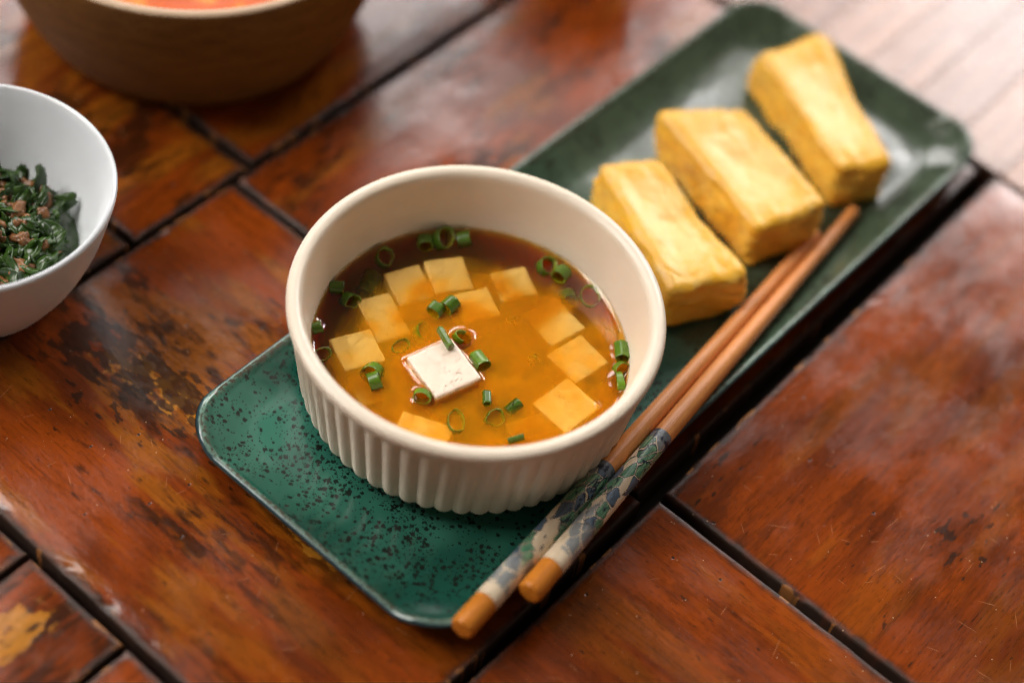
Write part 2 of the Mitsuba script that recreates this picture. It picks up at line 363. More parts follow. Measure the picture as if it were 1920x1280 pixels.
def board(x0, x1, y0, y1, tone, along_y, dz=0.0, mat='mat_board', step=0.002, wear=1.0):
    global board_count
    seed = board_count
    rad = 0.0015 * (wear if wear < 1 else 1)

    def axis(a, b):
        n = max(3, int((b - a) / step))
        mid = np.linspace(a + 0.006, b - 0.006, n)
        e = np.array([0, 0.0003, 0.0007, 0.0012, 0.0018, 0.0026, 0.0036, 0.0048])
        return np.concatenate([a + e, mid, b - e[::-1]])

    X, Y = np.meshgrid(axis(x0, x1), axis(y0, y1), indexing='ij')
    d = np.minimum(np.minimum(X - x0, x1 - X), np.minimum(Y - y0, y1 - Y))
    P = np.stack([X, Y, 0 * X], -1)
    edge = meshkit.fbm(P * 75 + seed * 7.3, 3) - 0.5
    r = rad * (0.75 + 0.9 * edge * wear)
    drop = r - np.sqrt(np.maximum(r ** 2 - np.clip(r - d, 0, None) ** 2, 0))
    chips = smooth_np(0.66, 0.74, meshkit.fbm(P * 130 + seed * 3.1 + 5, 3)) * (1 - smooth_np(0.0015, 0.0042, d + 0.003 * edge)) * 0.0007 * wear
    Z = dz + 0.0006 * (meshkit.fbm(P * 22 + seed, 3) - 0.5) - drop - chips - 0.00025 * (1 - smooth_np(0, 0.010, d)) * wear
    jit = 0.0005 * wear * (meshkit.fbm(P * 60 + 31 + seed, 4) - 0.5) * (1 - smooth_np(0.001, 0.004, d))
    top = np.stack([X + jit, Y - jit, Z], -1)
    nx, ny = X.shape
    f = [grid_faces(nx, ny)]
    v = [top.reshape(-1, 3)]
    uvd = [d.reshape(-1)]
    # skirt
    ring = np.concatenate([np.arange(nx) * ny, (nx - 1) * ny + np.arange(1, ny), np.arange(nx - 2, -1, -1) * ny + ny - 1, np.arange(ny - 2, 0, -1)])
    low = v[0][ring].copy()
    low[:, 2] = -0.0118
    base = len(v[0])
    k = np.arange(len(ring))
    k1 = (k + 1) % len(ring)
    f.append(np.stack([ring[k], base + k, base + k1, ring[k1]], -1))
    v.append(low)
    uvd.append(np.zeros(len(ring)))
    v, f, uvd = np.vstack(v), np.vstack(f), np.concatenate(uvd)
    uv = np.stack([np.full(len(v), tone + (2.0 if along_y else 0.0)), uvd], -1)
    key = 'table__board' + ('' if board_count == 0 else f'_{board_count:03d}')
    board_count += 1
    put(key, (v, f), mat, True, uv=uv)


labels['table'] = {'label': 'old wooden table of worn red brown lacquered boards with dark open joints', 'category': 'table'}
# middle column, under the long plate
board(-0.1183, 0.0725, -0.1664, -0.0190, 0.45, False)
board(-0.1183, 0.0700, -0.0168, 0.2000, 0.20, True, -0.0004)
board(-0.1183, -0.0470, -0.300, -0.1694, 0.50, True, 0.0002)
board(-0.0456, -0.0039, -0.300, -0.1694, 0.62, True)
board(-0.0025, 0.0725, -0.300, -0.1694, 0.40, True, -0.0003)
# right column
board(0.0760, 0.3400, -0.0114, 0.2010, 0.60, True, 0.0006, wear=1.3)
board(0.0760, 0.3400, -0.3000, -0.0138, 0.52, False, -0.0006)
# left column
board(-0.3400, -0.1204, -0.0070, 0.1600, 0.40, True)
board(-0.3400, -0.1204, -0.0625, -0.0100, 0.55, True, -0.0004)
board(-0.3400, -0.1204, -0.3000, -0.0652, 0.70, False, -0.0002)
# faded narrow boards beyond the plate
xs = np.arange(-0.1183, 0.34, 0.0245)
for k in range(len(xs) - 1):
    board(xs[k], xs[k + 1] - 0.00015, 0.2030, 0.420, float(rng.uniform(0.1, 0.9)), True, float(rng.uniform(-5e-5, 5e-5)), 'mat_faded_board', 0.004, 0.04)
board(-0.3400, -0.1204, 0.1625, 0.420, 0.35, True, 0, 'mat_faded_board', 0.004)
base = trimesh.creation.box([0.68, 0.72, 0.012])
base.apply_translation([0, 0.06, -0.0165])
put('table__base_board', base, 'mat_base', False)

# ------------------------------------------------------------------ the long green plate
PX, PY, HX, HY = 0.0094, 0.0468, 0.0586, 0.1584
FLOOR = 0.0043


def rect_ring(d, n_corner=20, n_x=30, n_y=64):
    """Points of the rounded outline d in from the rim, always the same count."""
    hx, hy = HX - d, HY - d
    rc = max(0.021 - 0.55 * d, 0.004)
    pts, t = [], []
    for (sx, sy, a0) in ((1, 1, 0), (-1, 1, 90), (-1, -1, 180), (1, -1, 270)):
        a = np.radians(a0 + np.linspace(0, 90, n_corner))
        pts.append(np.stack([sx * (hx - rc) + rc * np.cos(a), sy * (hy - rc) + rc * np.sin(a)], -1))
    out = []
    for k in range(4):
        out.append(pts[k])
        a, b = pts[k][-1], pts[(k + 1) % 4][0]
        n = n_x if k % 2 == 0 else n_y
        s = np.linspace(0, 1, n + 2)[1:-1, None]
        out.append(a + (b - a) * s)
    return np.vstack(out)


def plate_mesh():
    ring0 = rect_ring(0)
    ux, uy = np.abs(ring0[:, 0]) / HX, np.abs(ring0[:, 1]) / HY
    corner = smooth_np(0.80, 1.0, (1 - np.clip((1 - ux) * HX / 0.045, 0, 1)) * (1 - np.clip((1 - uy) * HY / 0.045, 0, 1)) + 0.25)
    zr = 0.0103 + 0.0022 * corner
    rings = []                                           # (ring xy, z, uvx, outer)
    tops = [0.0, 0.0004, 0.0010, 0.0017, 0.0025, 0.0034, 0.0045, 0.0056, 0.0068, 0.008, 0.0092, 0.0104, 0.0116, 0.013, 0.015, 0.018, 0.022, 0.027, 0.033, 0.040, 0.048]
    lip = {0.0: -0.0007, 0.0004: 0.0001, 0.0010: 0.0004, 0.0017: 0.0004, 0.0025: 0.0001}
    outer = [(0.021, 0.0006), (0.0195, 0.0004), (0.0185, 0.0012), (0.0150, 0.0018), (0.0100, 0.0034), (0.0060, 0.0053), (0.0032, 0.0071), (0.0016, 0.0083), (0.0006, 0.0091)]
    for d, z in outer:
        rings.append((rect_ring(d), z + (zr - 0.0103) * smooth_np(0.003, 0.0091, z), d, 1.0))
    for d in tops:
        if d in lip:
            z = zr + lip[d]
        else:
            q = min(max((d - 0.0015) / 0.0185, 0.0), 1.0)
            s = 0.35 * smooth_np(0.0, 0.8, q) + 0.65 * (1 - (1 - q) ** 2.1)
            z = FLOOR + (zr - FLOOR) * (1 - s)
        rings.append((rect_ring(d), z, d, 0.0))
    m = len(ring0)
    v, uv = [], []
    for xy, z, d, o in rings:
        z = np.broadcast_to(z, m)
        wav = 0.0004 * (meshkit.fbm(np.c_[xy * 40, np.zeros(m)], 2) - 0.5)
        v.append(np.c_[xy + [PX, PY], z + wav])
        uv.append(np.c_[np.full(m, d), np.full(m, o)])
    nr = len(rings)
    V, UV = np.vstack(v), np.vstack(uv)
    f = []
    i = np.arange(m)
    for k in range(nr - 1):
        a, b = k * m, (k + 1) * m
        f.append(np.stack([a + i, a + (i + 1) % m, b + (i + 1) % m, b + i], -1))
    F = np.vstack(f)
    F = np.vstack([F[:, [0, 1, 2]], F[:, [0, 2, 3]]])
    # close the middle of the floor and of the foot with fans
    for k, z, o in ((nr - 1, FLOOR, 0.0), (0, 0.0006, 1.0)):
        c = len(V)
        V = np.vstack([V, [[PX, PY, z]]])
        UV = np.vstack([UV, [[0.05, o]]])
        tri = np.stack([k * m + i, k * m + (i + 1) % m, np.full(m, c)], -1)
        F = np.vstack([F, tri if k else tri[:, ::-1]])
    return V, F, UV


V, F, UV = plate_mesh()
put('plate', (V, F), 'mat_plate', True, uv=UV, label='long rectangular green speckled stoneware plate under the soup bowl and egg slices', category='plate')

# ------------------------------------------------------------------ the ribbed soup bowl and its soup
BX, BY = 0.0029, -0.0282
ZB = 0.0078


def seat(v):
    """Sets a piece of the bowl group (modelled with its foot at ZB) on the plate: the foot bears on the crest of the plate's left rim."""
    return np.asarray(v, float) * 0.993 + [0.00145, -0.00228, 0.00329]


SEAT = T().translate([0.00145, -0.00228, 0.00329]) @ T().scale([0.993] * 3)
SOUP_Z, SOUP_R = 0.0240, 0.0513
out_prof = [(0.0, ZB + 0.0008), (0.046, ZB + 0.0008), (0.0505, ZB - 0.0003), (0.0528, ZB - 0.0001), (0.0541, ZB + 0.0012), (0.0550, 0.0130), (0.0562, 0.0230), (0.0573, 0.0310), (0.0581, 0.0375), (0.0587, 0.0415), (0.0593, 0.0430)]
lip_prof = [(0.0598, 0.0440), (0.0600, 0.0450), (0.0599, 0.0460), (0.0594, 0.0468), (0.0584, 0.0473), (0.0572, 0.0474), (0.0560, 0.0470), (0.0551, 0.0461), (0.0546, 0.0446)]
in_prof = [(0.0539, 0.0400), (0.0528, 0.0320), (0.0513, 0.0240), (0.0498, 0.0180), (0.0475, 0.0138), (0.0440, 0.0115), (0.0390, 0.0108), (0.0, 0.0106)]
NRIB = 58
prof = np.vstack([curve(out_prof, 90), curve(lip_prof, 30), curve(in_prof, 60)])
pz, pr_, pk = prof[:, 1], prof[:, 0], np.arange(len(prof))
rib_w = smooth_np(0.049, 0.0535, pr_) * (1 - smooth_np(0.0400, 0.0428, pz)) * (pk < 90)


def ribs(th, k):
    c = np.abs(np.cos(NRIB * th / 2))
    return rib_w[k] * 0.0013 * (c ** 0.85 - 0.75)


bv, bf = lathe(prof, NRIB * 12, ribs, (BX, BY, 0))
put('soup_bowl', (seat(bv), bf), 'mat_cream', True,
    label='cream ceramic bowl with fluted outer wall holding miso soup on the green plate', category='bowl')

# tofu: (x, y, top z, side along a, side along b, angle of a in degrees, thickness)
TOFU = [
    (0.0034, -0.0420, 0.0262, 0.0172, 0.0180, 75, 0.0125, (0.03, 200), 'white tofu cube rising above the soup in the middle under a scallion strip'),
    (-0.0221, -0.0549, 0.0226, 0.0145, 0.0138, 67, 0.010, (0.05, 227), 'tofu cube nearest the left wall of the bowl, just under the soup surface'),
    (-0.0260, -0.0386, 0.0220, 0.0120, 0.0178, 68, 0.010, (0.1, 190), 'oblong tofu cube second from the left wall, slightly sunken'),
    (-0.0296, -0.0224, 0.0221, 0.0130, 0.0140, 67, 0.010, (0.1, 170), 'tofu cube at upper left of the soup touching another across a thin dark gap'),
    (-0.0236, -0.0096, 0.0225, 0.0138, 0.0142, 59, 0.010, (0.06, 200), 'tofu cube at the back of the soup below the cluster of scallion rings'),
    (-0.0061, 0.0037, 0.0221, 0.0130, 0.0125, 62, 0.009, (0.05, 140), 'dim sunken tofu cube at the back right with blurred orange outline'),
    (-0.0086, -0.0128, 0.0222, 0.0135, 0.0125, 64, 0.009, (0.05, 140), 'dim sunken tofu cube behind the middle of the soup'),
    (0.0137, 0.0011, 0.0221, 0.0165, 0.0142, -12, 0.010, (0.09, 30), 'rearmost of the three overlapping tofu cubes at the right of the soup'),
    (0.0296, -0.0052, 0.0225, 0.0146, 0.0148, -10, 0.010, (0.055, 40), 'middle one of the three overlapping tofu cubes at the right of the soup'),
    (0.0393, -0.0225, 0.0227, 0.0155, 0.0162, -5, 0.011, (0.035, 45), 'front one of the three overlapping tofu cubes at the right, with dotted top'),
    (0.0148, -0.0636, 0.0226, 0.0168, 0.0113, 25, 0.010, (0.05, 140), 'tofu cube at the front of the soup half hidden by the near rim'),
    (0.0367, -0.0374, 0.0203, 0.0128, 0.0108, 68, 0.008, (0, 0), 'faint deep tofu cube at the near right, left of the dotted one'),
    (-0.0109, -0.0631, 0.0203, 0.0075, 0.0130, 69, 0.008, (0, 0), 'faint deep tofu piece at the near left below the scallion clump'),
]


def rounded_block(a, b, h, rad, n, seed, rough):
    s = trimesh.creation.box([a, b, h])
    for _ in range(n):
        s = s.subdivide()
    v = np.array(s.vertices)
    half = np.array([a, b, h]) / 2
    core = np.clip(v, -(half - rad), half - rad)
    d = v - core
    ln = np.linalg.norm(d, axis=1, keepdims=True)
    v = np.where(ln > 1e-9, core + d / np.maximum(ln, 1e-9) * np.minimum(ln, rad), v)
    nrm = v / np.linalg.norm(v, axis=1, keepdims=True)
    v = v + nrm * rough * (meshkit.fbm(v * 420 + seed * 3.7, 3) - 0.5)[:, None]
    return v, np.array(s.faces)


for i, (x, y, zt, a, b, ang, th, (slope, saz), lab) in enumerate(TOFU):
    v, f = rounded_block(a, b, th, 0.0006, 5, i, 0.0005)
    v[:, 0] *= 1 + 0.03 * np.sin(i * 2.1) * v[:, 1] / b
    c, s = math.cos(math.radians(ang)), math.sin(math.radians(ang))
    w = np.c_[x + c * v[:, 0] - s * v[:, 1], y + s * v[:, 0] + c * v[:, 1], zt - th / 2 + v[:, 2]]
    w[:, 2] += slope * ((w[:, 0] - x) * math.cos(math.radians(saz)) + (w[:, 1] - y) * math.sin(math.radians(saz)))
    put('tofu_cube' + (f'_{i:03d}' if i else ''), (seat(w), f), 'mat_tofu', 40, label=lab, category='tofu', group='tofu cubes in the miso soup')


# scallions: x, y, z, azimuth of the axis, its tilt, length, radius, squash, arc, tone
def scallion(L, r, squash, arc, seed, wall=0.00032):
    n, m = 40, 9
    full = arc >= 359
    th = np.radians(np.linspace(0, 360, n, endpoint=False) if full else np.linspace(-arc / 2, arc / 2, n))
    s = np.linspace(-0.5, 0.5, m) * L
    wob = 1 + 0.20 * (meshkit.noise(np.c_[np.cos(th) * 1.5, np.sin(th) * 1.5, np.full(n, seed * 5.1)]) - 0.5) * 2
    cut = 0.10 * r * np.sin(th + seed)
    ring = []
    for k, (rr, inner) in enumerate(((r, 0.0), (r - wall, 1.0))):
        X = s[None, :] * (1 + cut[:, None] / L) + 0 * th[:, None]
        ring.append(np.stack([X, rr * wob[:, None] * np.cos(th)[:, None] + 0 * X, rr * squash * wob[:, None] * np.sin(th)[:, None] + 0 * X], -1))
    vo, vi = ring[0].reshape(-1, 3), ring[1].reshape(-1, 3)
    fo = grid_faces(n, m, full)
    fi = fo[:, ::-1] + n * m
    k = np.arange(n if full else n - 1)
    k1 = (k + 1) % n
    ends = []
    for j, flip in ((0, False), (m - 1, True)):
        q = np.stack([k * m + j, k * m + j + n * m, k1 * m + j + n * m, k1 * m + j], -1)
        ends.append(q[:, ::-1] if flip else q)
    F = np.vstack([fo, fi] + ends)
    uvx = np.concatenate([np.zeros(n * m), np.ones(n * m)])
    return np.vstack([vo, vi]), F, uvx


SZ = SOUP_Z
SCALLION = [
    (-0.0036, -0.0338, 0.0272, -20, -4, 0.0078, 0.0020, 0.55, 200, 0.55, 'bright green scallion strip lying on the white tofu cube'),
    (-0.0015, -0.0275, 0.0243, 30, 70, 0.0022, 0.0026, 0.7, 200, 1.0, 'yellow green scallion curl behind the white tofu cube'),
    (0.0084, -0.0300, 0.0236, -20, 10, 0.0062, 0.0024, 0.8, 360, 0.75, 'green scallion tube floating to the right of the white tofu cube'),
    (0.0057, -0.0545, 0.0246, -60, 20, 0.0030, 0.0027, 0.75, 360, 0.8, 'glossy scallion ring floating at the front corner of the white tofu cube'),
    (-0.0156, -0.0250, 0.0240, 100, 0, 0.0038, 0.0024, 0.8, 360, 0.4, 'left one of two joined scallion tubes above the middle of the soup'),
    (-0.0137, -0.0203, 0.0243, 92, 0, 0.0046, 0.0026, 0.8, 360, 0.35, 'right one of two joined scallion tubes above the middle of the soup'),
    (-0.0133, -0.0336, 0.0215, 40, 60, 0.0030, 0.0034, 0.8, 360, 0.9, 'sunken olive scallion ring left above the white tofu cube'),
    (-0.0135, -0.0438, 0.0232, 0, 78, 0.0012, 0.0030, 0.62, 360, 0.5, 'thin scallion ring left of the white tofu cube'),
    (-0.0126, -0.0581, 0.0230, -70, 25, 0.0040, 0.0034, 0.8, 360, 0.7, 'upper one of two scallion rings beside the leftmost tofu cube'),
    (-0.0092, -0.0606, 0.0238, 60, 15, 0.0040, 0.0030, 0.75, 360, 0.6, 'lower one of two scallion rings beside the leftmost tofu cube'),
    (0.0186, -0.0529, 0.0232, 40, 76, 0.0018, 0.0040, 0.7, 360, 0.5, 'wide oval scallion ring near the front rim'),
    (0.0202, -0.0398, 0.0238, -48, 5, 0.0050, 0.0013, 0.9, 360, 0.3, 'narrow upright scallion tube near the front, above a small ring'),
    (0.0264, -0.0430, 0.0228, -20, 62, 0.0024, 0.0030, 0.85, 360, 0.55, 'small scallion ring below the narrow tube near the front'),
    (0.0278, -0.0355, 0.0233, 85, 8, 0.0052, 0.0017, 0.7, 360, 0.2, 'dark scallion scrap at the front right of the soup'),
    (0.0371, -0.0452, 0.0240, 60, 10, 0.0050, 0.0014, 0.6, 220, 0.3, 'dark scallion scrap cut off by the near rim'),
    (-0.0380, -0.0060, 0.0240, -45, 10, 0.0045, 0.0026, 0.8, 360, 0.25, 'leftmost scallion tube of the cluster at the back wall'),
    (-0.0351, -0.0003, 0.0240, 20, 50, 0.0040, 0.0040, 0.75, 360, 0.25, 'wide scallion ring in the cluster at the back wall'),
    (-0.0301, 0.0050, 0.0240, 50, 15, 0.0044, 0.0028, 0.8, 360, 0.3, 'rightmost scallion tube of the cluster at the back wall'),
    (-0.0428, -0.0205, 0.0235, 20, 68, 0.0024, 0.0033, 0.85, 360, 0.25, 'dark scallion ring in the shade of the upper left wall'),
    (-0.0400, -0.0306, 0.0200, 110, 5, 0.0085, 0.0030, 0.8, 360, 0.1, 'long black green scallion tube sunk in the upper left shade'),
    (-0.0442, -0.0420, 0.0240, 40, 5, 0.0046, 0.0022, 0.8, 360, 0.3, 'left one of two scallion tubes by the left wall'),
    (-0.0380, -0.0422, 0.0232, -10, 30, 0.0044, 0.0027, 0.8, 360, 0.15, 'right one of two scallion tubes by the left wall'),
    (-0.0365, -0.0590, 0.0244, 60, 10, 0.0034, 0.0020, 0.8, 360, 0.5, 'small scallion piece stuck to the left wall at the waterline'),
    (-0.0280, -0.0652, 0.0236, 0, 60, 0.0020, 0.0030, 0.7, 360, 0.2, 'dark scallion ring half hidden by the left rim'),
    (-0.0028, 0.0166, 0.0240, 10, 62, 0.0034, 0.0035, 0.8, 360, 0.35, 'scallion ring with a yellow heart at the right back wall'),
    (0.0031, 0.0173, 0.0242, -80, 15, 0.0050, 0.0027, 0.8, 360, 0.55, 'scallion tube leaning on the ring with the yellow heart'),
    (0.0098, 0.0138, 0.0215, -40, 20, 0.0050, 0.0026, 0.8, 360, 0.4, 'blurred sunken scallion tube below the right back wall'),
    (0.0160, 0.0171, 0.0240, 30, 80, 0.0011, 0.0041, 0.75, 360, 0.45, 'thin open scallion ring near the right wall'),
    (0.0385, 0.0060, 0.0250, -48, 5, 0.0068, 0.0024, 0.7, 360, 0.7, 'bright scallion tube standing against the right wall'),
    (0.0432, 0.0009, 0.0246, -30, 40, 0.0030, 0.0026, 0.8, 360, 0.8, 'small scallion piece between two others at the right wall'),
    (0.0457, -0.0036, 0.0246, 47, 5, 0.0022, 0.0036, 0.42, 360, 0.95, 'yellow green flattened scallion ring lowest at the right wall'),
    (0.0035, -0.0077, 0.0208, 10, 30, 0.0030, 0.0014, 0.8, 220, 0.4, 'faint scallion scrap deep in the cloudy middle of the soup'),
    (0.0191, -0.0150, 0.0212, 60, 30, 0.0030, 0.0016, 0.8, 220, 0.5, 'faint scallion scrap deep in the soup beside the tofu trio'),
]
for i, (x, y, z, az, el, L, r, sq, arc, tone, lab) in enumerate(SCALLION):
    if z < 0.0236 and i not in (18, 19, 21):
        z -= 0.0007                                       # the waterlogged ones hang a little lower
    v, f, uvx = scallion(L, r * 1.08, sq, arc, i)
    if arc < 359:                                        # open side down
        v = v @ trimesh.transformations.rotation_matrix(math.radians(90), [1, 0, 0])[:3, :3].T
    M = trimesh.transformations.rotation_matrix(math.radians(az), [0, 0, 1]) @ trimesh.transformations.rotation_matrix(math.radians(-el), [0, 1, 0])
    v = v @ M[:3, :3].T + [x, y, z]
    put('scallion' + (f'_{i:03d}' if i else ''), (seat(v), f), 'mat_scallion', True, uv=np.c_[uvx, np.full(len(uvx), tone)],
        label=lab, category='scallion', group='chopped scallions in the miso soup')

# the soup: its surface with menisci, cloudy broth below it
nr_, nt_ = 230, 620
R1 = SOUP_R + 0.0004
rr = R1 * np.concatenate([np.linspace(0, 0.93, nr_ - 70), np.linspace(0.932, 1.0, 70)])
tt = np.arange(nt_) * 2 * np.pi / nt_
SX = rr[None, :] * np.cos(tt)[:, None] + BX
SY = rr[None, :] * np.sin(tt)[:, None] + BY
H = 0.00005 * (meshkit.fbm(np.stack([SX * 90, SY * 90, 0 * SX], -1), 3) - 0.5)
H += 0.0013 * np.exp(-(R1 - rr[None, :]) / 0.0011)


def box_dist(X, Y, x, y, a, b, ang):
    c, s = math.cos(math.radians(ang)), math.sin(math.radians(ang))
    u, v = (X - x) * c + (Y - y) * s, -(X - x) * s + (Y - y) * c
    qx, qy = np.abs(u) - a / 2, np.abs(v) - b / 2
    return np.hypot(np.maximum(qx, 0), np.maximum(qy, 0)) + np.minimum(np.maximum(qx, qy), 0)


t0 = TOFU[0]
d0 = box_dist(SX, SY, t0[0], t0[1], t0[3] - 0.0006, t0[4] - 0.0006, t0[5])
d0 = np.minimum(d0, np.hypot(SX + 0.0012, SY + 0.0280) - 0.0030)
H += np.where(d0 > 0, 0.0015 * np.exp(-np.maximum(d0, 0) / 0.0008), -0.002)
for i in (3, 10 - 7, 28, 29, 30, 22):
    q = SCALLION[i]
    dd = np.hypot(SX - q[0], SY - q[1]) - max(q[6], q[5] / 2) * 0.9
    H += 0.0006 * np.exp(-np.maximum(dd, 0) / 0.0009)
t9 = TOFU[9]
dd = np.hypot(SX - 0.0470, SY + 0.0168)
H += 0.0009 * np.exp(-dd / 0.0009)
soup = (seat(np.stack([SX, SY, SOUP_Z + H], -1).reshape(-1, 3)), grid_faces(nt_, nr_, True)[:, ::-1])

gn, gz = 72, 30
gx = np.linspace(BX - 0.053, BX + 0.053, gn)
gy = np.linspace(BY - 0.053, BY + 0.053, gn)
GZ, GY, GX = np.meshgrid(np.linspace(0.010, 0.027, gz), gy, gx, indexing='ij')
swirl = meshkit.fbm(np.stack([GX * 110, GY * 110, GZ * 70], -1), 4)
cx, cy = GX - BX, GY - BY
cloud = smooth_np(0.30, 0.62, swirl + 0.30 * np.exp(-((GX - 0.016) ** 2 + (GY + 0.032) ** 2) / 0.024 ** 2) - 0.22 * smooth_np(0.03, 0.052, np.hypot(cx, cy)) - 0.16 * np.exp(-((GX + 0.036) ** 2 + (GY + 0.03) ** 2) / 0.018 ** 2))
# clear amber stock, and in it the pale cloud of settled miso
scene['broth'] = {'type': 'homogeneous', 'albedo': {'type': 'rgb', 'value': [0.45, 0.20, 0.01]},
                  'sigma_t': {'type': 'rgb', 'value': [0.042, 0.265, 1.0]}, 'scale': 1250.0, 'phase': {'type': 'hg', 'g': 0.6}}
CLX, CLY, CLR = 0.0150, -0.0340, 0.0520
rim = np.hypot((GX - CLX), (GY - CLY)) / CLR
inner = 1 - smooth_np(0.62, 0.98, rim + 0.5 * (0.5 - swirl))
cloud = inner * (0.05 + 1.3 * smooth_np(0.38, 0.62, swirl))
cloud *= 1 - 0.62 * smooth_np(0.0208, 0.0236, GZ)
scene['miso'] = {'type': 'heterogeneous', 'albedo': {'type': 'rgb', 'value': [0.992, 0.775, 0.03]},
                 'sigma_t': {'type': 'gridvolume', 'grid': mi.VolumeGrid((60 + 300 * inner + 1250 * cloud).astype(np.float32)[..., None]),
                             'to_world': SEAT @ T().translate([BX - 0.053, BY - 0.053, 0.010]) @ T().scale([0.106, 0.106, 0.017])},
                 'phase': {'type': 'hg', 'g': 0.4}}
put('miso_soup', soup, {'type': 'thindielectric', 'int_ior': 1.33}, True, label='cloudy amber miso soup filling the cream bowl', category='soup',
    interior={'type': 'ref', 'id': 'broth'})
ca = np.arange(180) * 2 * np.pi / 180
cr = CLR * (1 + 0.14 * (meshkit.fbm(np.c_[np.cos(ca) * 2.3, np.sin(ca) * 2.3, 0 * ca + 4], 3) - 0.5))
cloud_outline = np.c_[CLX + cr * np.cos(ca), CLY + cr * np.sin(ca)]
ck = np.hypot(cloud_outline[:, 0] - BX, cloud_outline[:, 1] - BY)[:, None]
cloud_outline = [BX, BY] + (cloud_outline - [BX, BY]) * np.minimum(1, 0.0525 / ck)
from shapely.geometry import Polygon
cl = trimesh.creation.extrude_polygon(Polygon(cloud_outline), 0.0137, engine='earcut')
cl.apply_translation([0, 0, 0.0098])
cl.vertices = seat(cl.vertices)
put('miso_soup__miso_cloud', cl, {'type': 'null'}, False, kind='stuff',
    interior={'type': 'ref', 'id': 'miso'}, exterior={'type': 'ref', 'id': 'broth'})

# ------------------------------------------------------------------ rolled omelette slices on the plate
OMELETTE = [  # top corners: far left, far right, near right, near left (x, y), height
    ([(-0.0190, 0.0630), (-0.0075, 0.0830), (0.0484, 0.0631), (0.0356, 0.0352)], 0.0205, 'rolled omelette slice nearest the soup bowl, with folded near end'),
    ([(-0.0190, 0.1000), (-0.0020, 0.1290), (0.0490, 0.1105), (0.0400, 0.0800)], 0.0205, 'middle rolled omelette slice of the three on the plate'),
    ([(-0.0167, 0.1570), (-0.0021, 0.1850), (0.0535, 0.1475), (0.0425, 0.1275)], 0.0200, 'rolled omelette slice farthest from the soup bowl'),
]


# (slice, along, across, height, size, push in metres): where the roll's folds swell or sag
BULGES = [(1, 0.95, 0.7, 0.1, 1.0, 0.0035), (1, 0.75, -0.9, -0.2, 1.0, 0.0015), (1, -0.9, -0.6, 0.2, 1.0, 0.0015), (1, 0.1, 1.0, 0.5, 1.0, -0.0018),
          (2, -0.95, -0.7, 0.3, 1.2, 0.0045), (2, 0.2, -1.0, 0.0, 1.0, -0.0016), (2, -0.3, 1.0, 0.6, 0.8, -0.0015),
          (3, -0.9, 0.6, 0.8, 0.8, 0.0030), (3, 0.0, -1.0, 0.0, 1.2, -0.0020), (3, 0.0, 1.0, 0.3, 1.0, -0.0022)]


def omelette(corners, h, seed):
    s = trimesh.creation.box([2, 2, 2])
    for _ in range(6):
        s = s.subdivide()
    v = np.array(s.vertices)
    # rounded in plan and in section
    core = np.clip(v, -np.array([0.87, 0.74, 0.74]), np.array([0.87, 0.74, 0.74]))
    d = (v - core) / np.array([0.13, 0.26, 0.26])
    ln = np.linalg.norm(d, axis=1, keepdims=True)
    d = np.where(ln > 1e-9, d / np.maximum(ln, 1e-9) * np.max(np.abs(d), axis=1, keepdims=True), 0)
    v = core + d * np.array([0.13, 0.26, 0.26])
    u, w, z = v[:, 0], v[:, 1], v[:, 2]
    fl, fr, nr, nl = [np.array(c) for c in corners]
    U, W = ((u + 1) / 2)[:, None], ((w + 1) / 2)[:, None]
    xy = (fl * (1 - U) + nl * U) * (1 - W) + (fr * (1 - U) + nr * U) * W
    cen = np.mean([fl, fr, nr, nl], axis=0)
    q = (np.abs(u) ** 4 + np.abs(w) ** 4) ** 0.25
    topw = smooth_np(0.55, 0.95, z)
    endw = smooth_np(0.25, 0.75, np.abs(u))
    wob = 0.22 * (meshkit.fbm(np.c_[u * 2.6 + seed * 7, w * 2.0, 0 * u], 3) - 0.5)
    groove = 0 * u
    for q0, amp in ((0.84, 1.0), (0.60, 0.7), (0.36, 0.35)):
        have = smooth_np(0.42, 0.60, meshkit.fbm(np.c_[u * 1.6 + q0 * 31, w * 1.6 + seed * 3, 0 * u], 2))
        groove = np.maximum(groove, amp * have * np.exp(-((q + wob - q0) / 0.035) ** 2))
    zz = 0.0082 + h * (z + 1) / 2
    zz = zz - topw * (0.0003 * groove + 0.0016 * (1 - smooth_np(0.0, 0.9, q)))
    p = np.c_[xy, zz]
    n1 = meshkit.fbm(p * 58 + seed * 11, 3) - 0.5
    n2 = meshkit.fbm(p * [150, 150, 420] + seed * 5, 3) - 0.5
    n3 = meshkit.fbm(p * 300 + seed * 5, 3) - 0.5
    folds = np.sin(w * 7.0 + 5.0 * (meshkit.fbm(np.c_[u * 1.3, w * 1.1, 0 * u + seed * 9], 3) - 0.5) + seed) * smooth_np(0.25, 0.5, meshkit.fbm(np.c_[u * 2 + seed, w * 2, 0 * u], 2))
    out = p - np.r_[cen, 0.0082 + h / 2]
    out /= np.linalg.norm(out, axis=1, keepdims=True)
    side = 1 - topw
    amt = 0.0085 * n1 * (0.35 + 0.65 * side) + 0.0026 * n2 * side * (0.5 + 0.7 * endw) + 0.0013 * n3 * (0.4 + 0.6 * np.maximum(side, smooth_np(0.6, 1.0, q)))
    p = p + np.c_[0 * u, 0 * u, 0.00020 * folds * topw]
    amt = np.where(z < -0.9, 0, amt)
    p = p + out * amt[:, None]
    for k, bu, bw, bz, size, push in BULGES:
        if k == seed:
            near = np.exp(-((u - bu) ** 2 / 0.10 + (w - bw) ** 2 / 0.30 + (z - bz) ** 2 / 0.8) / size)
            p = p + out * (push * near)[:, None]
    uv = np.c_[topw, np.clip(q + 0.7 * wob, 0, 1.2)]
    return p * 1.0085 + [-0.00176, 0.00277, -0.00399], np.array(s.faces), uv       # down onto the plate's floor


